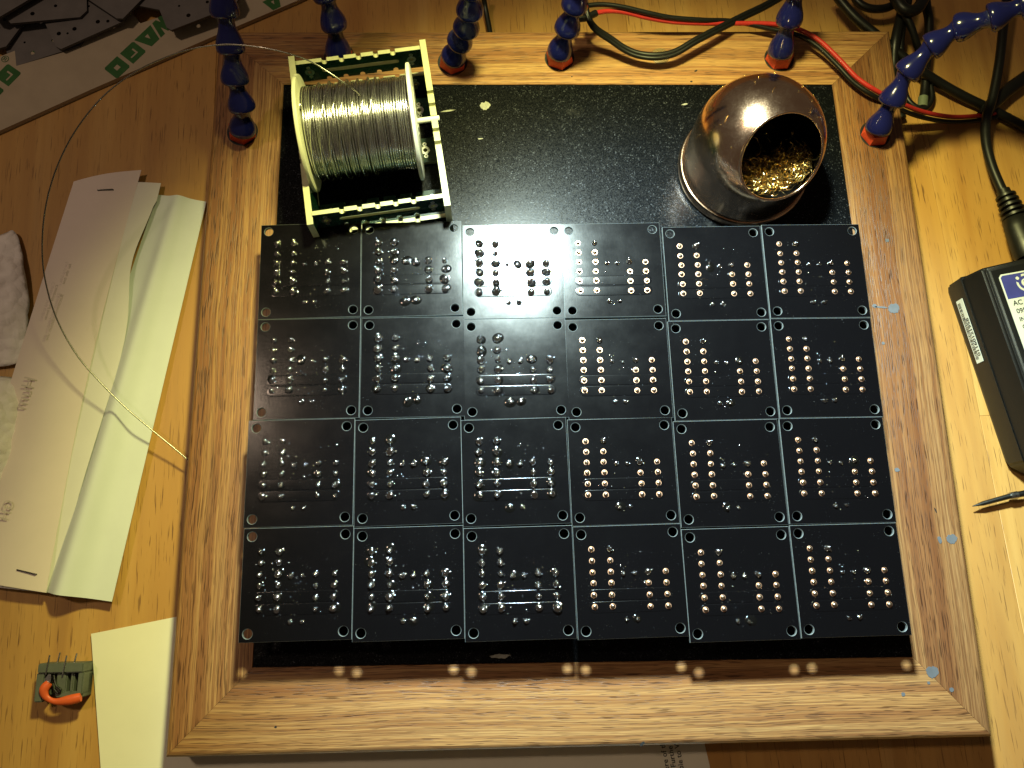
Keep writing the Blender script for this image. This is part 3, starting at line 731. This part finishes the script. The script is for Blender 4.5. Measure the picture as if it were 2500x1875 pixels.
# ------------------------------------------------------------------ mains adapter with its cord
A0, A1 = at(2303.5, 704, 0), at(2466, 1186, 0)
ad_dir = (A1 - A0); AL = ad_dir.length; ay = math.atan2(-ad_dir.x, ad_dir.y) + math.pi           # local -y runs along the visible side
AW, AH = .062, .0345
ad = empty('power_adapter', ((A0 + A1) / 2), ay)
tag(ad, 'black mains power adapter with blue and white label and barcode sticker', 'adapter')
# local axes: x away from the tray, y up the bench; the left side wall runs along x = 0
bm = bmesh.new(); secs = []
for z, ins in ((0, .0018), (.004, 0), (.0165, 0), (.0167, .0005), (.0330, .0018), (AH, .0036)):
    pts = [(ins, -AL / 2 + ins + .010), (ins, AL / 2 - ins), (AW - ins, AL / 2 - ins + .003), (AW - ins, -AL / 2 + ins), (ins + .012, -AL / 2 + ins)]
    secs.append([bm.verts.new((x, y, z)) for x, y in pts])
for i in range(len(secs) - 1):
    for k in range(5): bm.faces.new((secs[i][k], secs[i][(k + 1) % 5], secs[i + 1][(k + 1) % 5], secs[i + 1][k]))
bm.faces.new(secs[0][::-1]); bm.faces.new(secs[-1]); bmesh.ops.recalc_face_normals(bm, faces=bm.faces[:])
bmesh.ops.bevel(bm, geom=[e_ for e_ in bm.edges if abs(e_.verts[0].co.z - e_.verts[1].co.z) > .003 or e_.verts[0].co.z > .032], offset=.0011, segments=3, affect='EDGES')
case = link('case', to_mesh(bm, 'case', True, 35), ad, mats=ADAPTER)
ai = ad.matrix_basis.copy(); ad_m = Matrix.Translation(ad.location) @ Matrix.Rotation(ay, 4, 'Z'); ad_i = ad_m.inverted()
ltop = AL / 2 - .0075
lab = link('type_label', prism('type_label', [(.0075, -AL / 2 + .014), (AW - .008, -AL / 2 + .014), (AW - .008, ltop), (.0090, ltop), (.0075, ltop - .0015)], AH - .0001, AH + .0002), ad, mats=LABELW)
link('label_band', prism('label_band', [(.0083, ltop - .0135), (AW - .0088, ltop - .0135), (AW - .0088, ltop - .0008), (.0094, ltop - .0008), (.0083, ltop - .0018)], AH + .0002, AH + .0003), lab, mats=LABELB)
lcx, lcy, lz = .0202, ltop - .0064, AH + .0003
arc = [(lcx + .0048 * math.cos(R(a)), lcy + .0048 * math.sin(R(a))) for a in range(165, 471, 9)]
arc += [(lcx + .0037 * math.cos(R(a)), lcy + .0037 * math.sin(R(a))) for a in range(470, 164, -9)]
link('emblem_ring', prism('emblem_ring', arc, lz, lz + .0001), lab, mats=LABELW)
link('emblem_dot', prism('emblem_dot', circle(lcx, lcy, .0022, 24), lz, lz + .0001), lab, mats=LABELW)
link('emblem_bead', prism('emblem_bead', circle(lcx + .0046 * math.cos(R(140)), lcy + .0046 * math.sin(R(140)), .0009, 16), lz, lz + .0001), lab, mats=LABELW)
text('emblem_letter', 'T', .0030, BLACKINK, lab, (lcx, lcy - .0010, lz + .00015), 0, .0001, align='CENTER')
yl = ltop - .0135 - .0038
for body, sz, gap, dx in (('AC POWER ADAPTER', .0037, .0043, 0), ('0957-2271', .0035, .0043, .0003), ('INPUT (~)', .0031, .0041, .0003), ('OUTPUT', .0031, .0070, .0005), ('CAUTION', .0042, .0045, 0), ('FOR USE', .0026, .0039, 0), ('NUR ZUR', .0026, .0043, 0), ('ATTENTION', .0041, .0044, 0), ('Eingang', .0028, .0035, 0), ('USE', .0026, .0035, 0), ('For', .0026, .0035, 0)):
    text('label_line', body, sz, BLACKINK, lab, (.0100 + dx, yl, AH + .0003), 0, .00006); yl -= gap
st_ = link('barcode_sticker', prism('barcode_sticker', [(-.0178, -.0028), (.0178, -.0028), (.0178, .0030), (-.0178, .0030)], 0, .0002), ad, mats=LABELW)
st_.location = (-.0002, AL / 2 - .0285, .0100); st_.rotation_euler = (R(90), 0, R(-90))
x = -.0160
while x < .0158:
    bw = rnd.choice((.00022, .00030, .0005)); b_ = link('barcode_bar', prism('barcode_bar', [(x, -.0022), (x + bw, -.0022), (x + bw, .0002), (x, .0002)], .0002, .00028), st_, mats=BLACKINK); x += bw + rnd.choice((.00022, .0003, .00045))
text('barcode_number', '01160121958', .0033, BLACKINK, st_, (.0145, .0027, .0003), math.pi, .00005).scale = (1.18, 1, 1)
# cord: strain relief, plug body and cable
cp = [(2460, -20, .020), (2450, 60, .018), (2440, 150, .016), (2424, 235, .013), (2408, 290, .012), (2407, 345, .012), (2420, 400, .0125), (2440, 450, .0135), (2456, 482, .0145)]
P = [ad_i @ at(*p) for p in cp]; tube('cord', P, .0026, BLACKRUB, ad, 12, 8)
e0, e1 = ad_i @ at(2452, 472, .0145), ad_i @ at(2492, 560, .0165); dd = (e1 - e0).normalized()
v_, f_ = [], []
for k in range(5):
    c0 = e0 + dd * (.0012 + k * .0031); r_ = .0052 + .00035 * k
    tube_data([c0, c0 + dd * .0004, c0 + dd * .0017, c0 + dd * .0021], lambda t, r_=r_: r_ * (1 if .1 < t < .9 else .86), 18, v_, f_)
tube_data([e0 - dd * .002, e0 + dd * .017], lambda t: .0034 + .001 * t, 16, v_, f_)
link('strain_relief', pydata('strain_relief', v_, f_, True, 40), ad, mats=BLACKRUB)
v_, f_ = tube_data([e0 + dd * t for t in (.0155, .0165, .022, .030, .0375, .040)], lambda t: (.0060, .0074, .0082, .0090, .0096, .0090)[round(t * 5)], 18, flat=.8)
link('plug_body', pydata('plug_body', v_, f_, True, 50), ad, mats=BLACKRUB)

# probe tip at the right edge
p0, p1, p2, p3 = at(2374, 1236, .0042), at(2400, 1229, .0046), at(2466, 1211, .0052), at(2580, 1190, .007)
pr = empty('steel_probe', (p0.x, p0.y, 0)); tag(pr, 'dark pointed steel probe tip lying below the power adapter', 'probe'); o_ = Vector((p0.x, p0.y, 0))
tube('point', [p0 - o_, p1 - o_, p2 - o_], lambda t: .0002 + .0012 * min(1, t * 1.6), DARKSTEEL, pr, 12, 0)
tube('ferrule', [p2 - o_, p2 + (p3 - p2) * .16 - o_], .0019, STEEL, pr, 14, 0)
tube('handle', [p2 + (p3 - p2) * .16 - o_, p3 - o_], .0016, DARKSTEEL, pr, 14, 0)

# ------------------------------------------------------------------ papers on the left
def paper_obj(name, cs, zf, m_, label, cat, nu=20, nv=60, edge=None):
    P = [at(*c) for c in cs]; o_ = Vector((P[0].x, P[0].y, 0))
    o = link(name, sheet(name, *[p - o_ for p in P], zf, nu, nv, edge=edge), None, o_, mats=m_); tag(o, label, cat); return o
sn = lambda s: math.sin(math.pi * s)
back = paper_obj('folded_sheet', [(385, 477, .0008), (505, 494, .0008), (275, 1469, .0050), (60, 1436, .0008)],
    lambda s, t: .0008 + .0085 * math.exp(-((s - .48 - .02 * t) / .17) ** 2) * (.35 + .65 * t) + .0006 * sn(s), PALE, 'pale blue-white folded sheet with a curved ridge, beside the left rail', 'paper', 40, 60)
midp = paper_obj('inner_leaf', [(230, 446, .0035), (393, 447, .0035), (118, 1448, .0060), (-80, 1425, .0035)],
    lambda s, t: .0012 * sn(s) + .001 * sn(t) + .0010 * math.sin(t * 11) * s ** 3, WHITE, 'white inner leaf showing as a narrow strip beside the pink leaflet', 'paper', 24, 60,
    lambda s, t: Vector((-.0058 * s * math.exp(-((t - .22) / .12) ** 2) * (1 if t > .05 else 0) + .004 * s * sn(t), 0, 0)))
leaf = paper_obj('stapled_leaflet', [(180, 443, .0045), (345, 415, .0045), (112, 1447, .0075), (-118, 1408, .0045)],
    lambda s, t: .0022 * sn(s) + .0012 * math.exp(-((s - .6) / .3) ** 2) * math.exp(-((t - .62) / .1) ** 2) + .001 * sn(t), PINK, 'long pinkish leaflet stapled at both ends, printing showing through', 'leaflet', 24, 60,
    lambda s, t: Vector((-.0030 * s * sn(t), 0, 0)))
def staple(u0, v0, u1, v1, z):
    a, b = at(u0, v0, z) - leaf.location, at(u1, v1, z) - leaf.location
    tube('staple', [a - Vector((0, 0, .0008)), a, b, b - Vector((0, 0, .0008))], .00035, DARKSTEEL, leaf, 8, 0)
staple(238, 464, 275, 462, .0074); staple(41, 1391, 87, 1402, .0088)
for (u, v, s, b, r_) in [(88, 922, .0088, 'Hum', R(78)), (34, 1222, .0070, 'GH', R(78)), (150, 715, .0030, 'Recommendation use', R(79)), (135, 690, .0026, 'Controls and limits', R(79)), (168, 640, .0026, 'for the box', R(79))]:
    p = at(u, v, .0096); text('show_through_print', b, s, INK, leaf, p - leaf.location, r_, 0, True)
lt = paper_obj('letter_sheet', [(226, 1547, .0004), (1704, 1345, .0004), (1735, 2010, .0004), (244, 2120, .0004)], lambda s, t: .0001, LETTER, 'white letter sheet lying partly under the tray front', 'paper', 4, 4)
_a, _b = at(226, 1547, 0), at(425, 1507, 0); dir_ = (_b - _a); dir_.z = 0; dir_.normalize(); nd = Vector((dir_.y, -dir_.x, 0))
lt.data = sheet('letter_sheet', Vector((0, 0, .0004)), dir_ * .2835 + Vector((0, 0, .0004)), dir_ * .2835 + nd * .216 + Vector((0, 0, .0004)), nd * .216 + Vector((0, 0, .0004)), lambda s, t: .0012 * math.exp(-s / .05) * (1 - t), 40, 12); lt.data.materials.append(LETTER)
lt.location = (_a.x, _a.y, 0)
for (u, v, b) in [(1639, 1905, 'nature of the'), (1660, 1925, 'listed. Furthe'), (1676, 1915, 'suitable to W')]:
    p = at(u, v, .0007); text('print_line', b, .0036, BLACKINK, lt, p - lt.location, R(98), .00002)
def tissue_obj(pts, label, seed, hgt):
    P = [at(u, v, .002) for u, v in pts]; c = sum(P, Vector()) / len(P); o_ = Vector((c.x, c.y, 0)); v, f = [c - o_ + Vector((0, 0, hgt))], []; n = 72; rings = 14
    per = catmull(P + [P[0]], 8); tot = len(per) - 1
    for i in range(1, rings + 1):
        t = i / rings
        for k in range(n):
            e_ = per[int(k / n * tot)]; p = c + (e_ - c) * t; q_ = p * 95 + Vector((seed, 0, 0))
            z = hgt * (1 - t ** 2.2) + .0024 * noise.noise(q_) + .0012 * noise.noise(q_ * 2.7) + .001 + .0016 * (1 - t)
            v.append(Vector((p.x, p.y, max(.0008, z + .0018))) - o_)
    for k in range(n): f.append((0, 1 + k, 1 + (k + 1) % n))
    for i in range(rings - 1):
        for k in range(n):
            a = 1 + i * n; j = (k + 1) % n; f.append((a + k, a + n + k, a + n + j, a + j))
    o = link('crumpled_tissue', pydata('crumpled_tissue', v, f, True), None, o_, mats=TISSUE)
    s_ = o.modifiers.new('thickness', 'SOLIDIFY'); s_.thickness = .0004
    tag(o, label, 'tissue', 'crumpled white tissues at the left edge')
tissue_obj([(-130, 600), (0, 575), (41, 571), (62, 650), (74, 760), (66, 850), (50, 884), (0, 896), (-120, 900), (-160, 740)], 'flat embossed white tissue on bare wood at the left edge', 3.1, .006)
tissue_obj([(-120, 930), (0, 921), (40, 928), (66, 962), (68, 1010), (56, 1085), (42, 1135), (22, 1190), (5, 1196), (-110, 1170), (-150, 1050)], 'crumpled white tissue lying on the pinkish leaflet', 8.4, .014)

# ------------------------------------------------------------------ loose connector
tb0 = at(170, 1662, 0); tb = empty('lever_connector', (tb0.x, tb0.y, 0), R(1)); tag(tb, 'loose grey connector with orange lever and four pins, bottom left', 'connector')
bm = bmesh.new()
def bxx(x0, x1, y0, y1, z0, z1, sh=0):
    c = bmesh.ops.create_cube(bm, size=1)['verts']
    for v in c: v.co = Vector(((x0 + x1) / 2 + v.co.x * (x1 - x0) + sh * (v.co.z + .5), (y0 + y1) / 2 + v.co.y * (y1 - y0), (z0 + z1) / 2 + v.co.z * (z1 - z0)))
bxx(-.0105, .0110, .0045, .0090, 0, .0105); bxx(-.0112, -.0072, -.0085, .0048, 0, .0095); bxx(-.0020, .0030, -.0062, .0048, 0, .0088)
bxx(.0085, .0112, -.0055, .0048, 0, .0098); bxx(-.0075, .0112, -.0060, .0040, 0, .0045); bxx(.0045, .0062, -.0050, .0048, 0, .0085); bxx(-.0015, .0112, -.0068, -.0040, 0, .0090)
bmesh.ops.bevel(bm, geom=bm.edges[:], offset=.0005, segments=2, affect='EDGES')
link('housing', to_mesh(bm, 'housing', True, 40), tb, mats=BLOCKGREY)
for (x, y0, y1, z) in ((-.0062, .0040, .0128, .0106), (-.0035, .0085, .0136, .0065), (.0018, .0040, .0124, .0106), (.0045, .0085, .0130, .0065)):
    tube('pin', [Vector((x, y0, z)), Vector((x + .0008, y1, z))], .00042, STEEL, tb, 6, 0)
tube('lever', [Vector((-.0046, .0002, .0100)), Vector((-.0066, -.0028, .0100)), Vector((-.0052, -.0062, .0098)), Vector((-.0010, -.0082, .0096)), Vector((.0048, -.0078, .0096)), Vector((.0108, -.0066, .0096))], lambda t: .0018 + .0005 * math.sin(9 * t), LEVER, tb, 10, 8, .6)
link('clip', prism('clip', [(-.0066, .0022), (-.0052, .0042), (-.0040, .0040), (-.0038, .0005), (-.0054, -.0004), (-.0068, .0004)], .0080, .0102, .0002), tb, mats=STEEL)
tube('spring_wire', [Vector((-.0030, .0035, .0094)), Vector((-.0012, -.0010, .0100)), Vector((.0012, -.0030, .0100)), Vector((.0002, -.0046, .0098)), Vector((-.0020, -.0028, .0096))], .0005, BLACKRUB, tb, 8, 6)

# ------------------------------------------------------------------ printed box lid and the pile of bare boards, top left
def lid_pt(u, v, z=.0030): return at(u, v, z)
lc = lid_pt(250, 120); lidp = [lid_pt(*q_) for q_ in [(-60, 346), (221, 219), (525, 87), (720, 4), (800, -34), (700, -110), (497, -2), (425, 30), (343, 57), (316, 23), (286, 17), (142, 82), (0, 138), (-90, 175)]]
lid = link('cardboard_flap', prism('cardboard_flap', [(p.x - lc.x, p.y - lc.y) for p in lidp], 0.0002, .0030, .0003), None, Vector((lc.x, lc.y, 0)), mats=CARD)
tag(lid, 'cardboard flap printed with green block capitals, top left', 'cardboard')
def glyph(ch):
    S = lambda pts: [pts]
    if ch == 'O': return [[(0, 0), (.92, 0), (1, .08), (1, .92), (.92, 1), (.08, 1), (0, .92), (0, .08)]], [[(.36, .36), (.64, .36), (.64, .64), (.36, .64)]]
    if ch == 'G': return [[(.08, 0), (1, 0), (1, 1), (.08, 1), (0, .92), (0, .08)]], [[(.32, .30), (.42, .30), (.42, .62), (1.02, .62), (1.02, .72), (.32, .72)]]
    if ch == 'A': return [[(-.12, 0), (1.12, 0), (.80, 1), (.20, 1)]], [[(.38, .28), (.62, .28), (.5, .62)]]
    return [[(-.05, 1), (.25, 0), (.52, 0), (.60, .30), (.68, 0), (.95, 0), (1.3, 1), (.98, 1), (.84, .52), (.74, 1), (.50, 1), (.40, .52), (.28, 1)]], []
def word(chars, u0, v0, u1, v1, cell):
    a, b = lid_pt(u0, v0), lid_pt(u1, v1); n = len(chars); d = (b - a).normalized()
    up = Vector((-d.y, d.x, 0))
    for i, ch in enumerate(chars):
        if ch == ' ': continue
        c = a + d * ((b - a).length * (i / max(1, n - 1)))
        polys, cuts = glyph(ch)
        out = [tuple((d * ((x - .5) * cell) + up * ((y - .5) * cell))[:2]) for x, y in polys[0]]
        cs = [[tuple((d * ((x - .5) * cell) + up * ((y - .5) * cell))[:2]) for x, y in q_] for q_ in cuts]
        if ch == 'G':
            cs = [[tuple((d * ((x - .5) * cell) + up * ((y - .5) * cell))[:2]) for x, y in [(.32, .30), (.42, .30), (.42, .60), (.80, .60), (.80, .70), (.32, .70)]]]
        me = plate('printed_letter', out, cs, .0001)
        link('printed_letter', me, lid, (c.x - lc.x, c.y - lc.y, .00312), mats=[GREENINK, GREENINK])
word('WAGO', 402, 56, 286, 165, .0108)
word('GO', 20, 183, -22, 225, .0108)
word('WA', 138, 84, 92, 112, .0104)
word('A', 668, 8, 640, 22, .0085)
p = lid_pt(7, 151); text('registered_mark', '®', .006, GREENINK, lid, Vector((p.x - lc.x, p.y - lc.y, .0032)), R(-30), align='CENTER')
rb = random.Random(11)
GB = []
for k in range(3):
    hs_ = []
    for _ in range(40):
        x, y, r_ = rb.uniform(-.021, .021), rb.uniform(-.021, .021), rb.choice((.0007, .0010, .0013))
        if all(math.hypot(x - a, y - b) > r_ + c + .0008 for a, b, c in hs_): hs_.append((x, y, r_))
        if len(hs_) >= 16: break
    hs_ = [(x, y, r_) for x, y, r_ in hs_ if abs(x) < .0205 and abs(y) < .0195]
    t = .0225; pts = [(-t + .002, -t), (t - .004, -t), (t, -t + .004), (t, t - .007), (t - .006, t), (-t + .009, t), (-t, t - .004), (-t, -t + .003)]
    g = plate('bare_board', pts, [circle(x, y, r_, 12) for x, y, r_ in hs_], .0016); g.materials.append(GREYBOARD); g.materials.append(GREYEDGE); GB.append(g)
pile = [(98, 60, .0035, 20, 'grey bare board lying flat by the wood, lowest of the pile'), (-20, 20, .0055, -25, 'grey bare board at the very corner of the picture'), (195, 12, .0078, 28, 'grey bare board with large holes in the middle of the pile'), (115, -30, .0098, 8, 'grey bare board at the top edge, second from the corner'),
        (285, -62, .0118, 55, 'grey bare board at the top edge above the middle board'), (415, -55, .0095, -12, 'grey bare board beyond the notch of the cardboard flap'), (470, -30, .0118, 24, 'grey bare board at the top edge, farthest right of the pile'), (20, -60, .0140, 40, 'grey bare board at the top edge, near the corner')]
for i, (u, v, z, a, lab) in enumerate(pile):
    p = at(u, v, z); o = link('bare_board', GB[i % 3], None, p, R(a)); o.rotation_euler = (R(rb.uniform(-2, 2)), R(rb.uniform(-2, 2)), R(a))
    tag(o, lab, 'circuit board', 'bare grey boards piled top left')
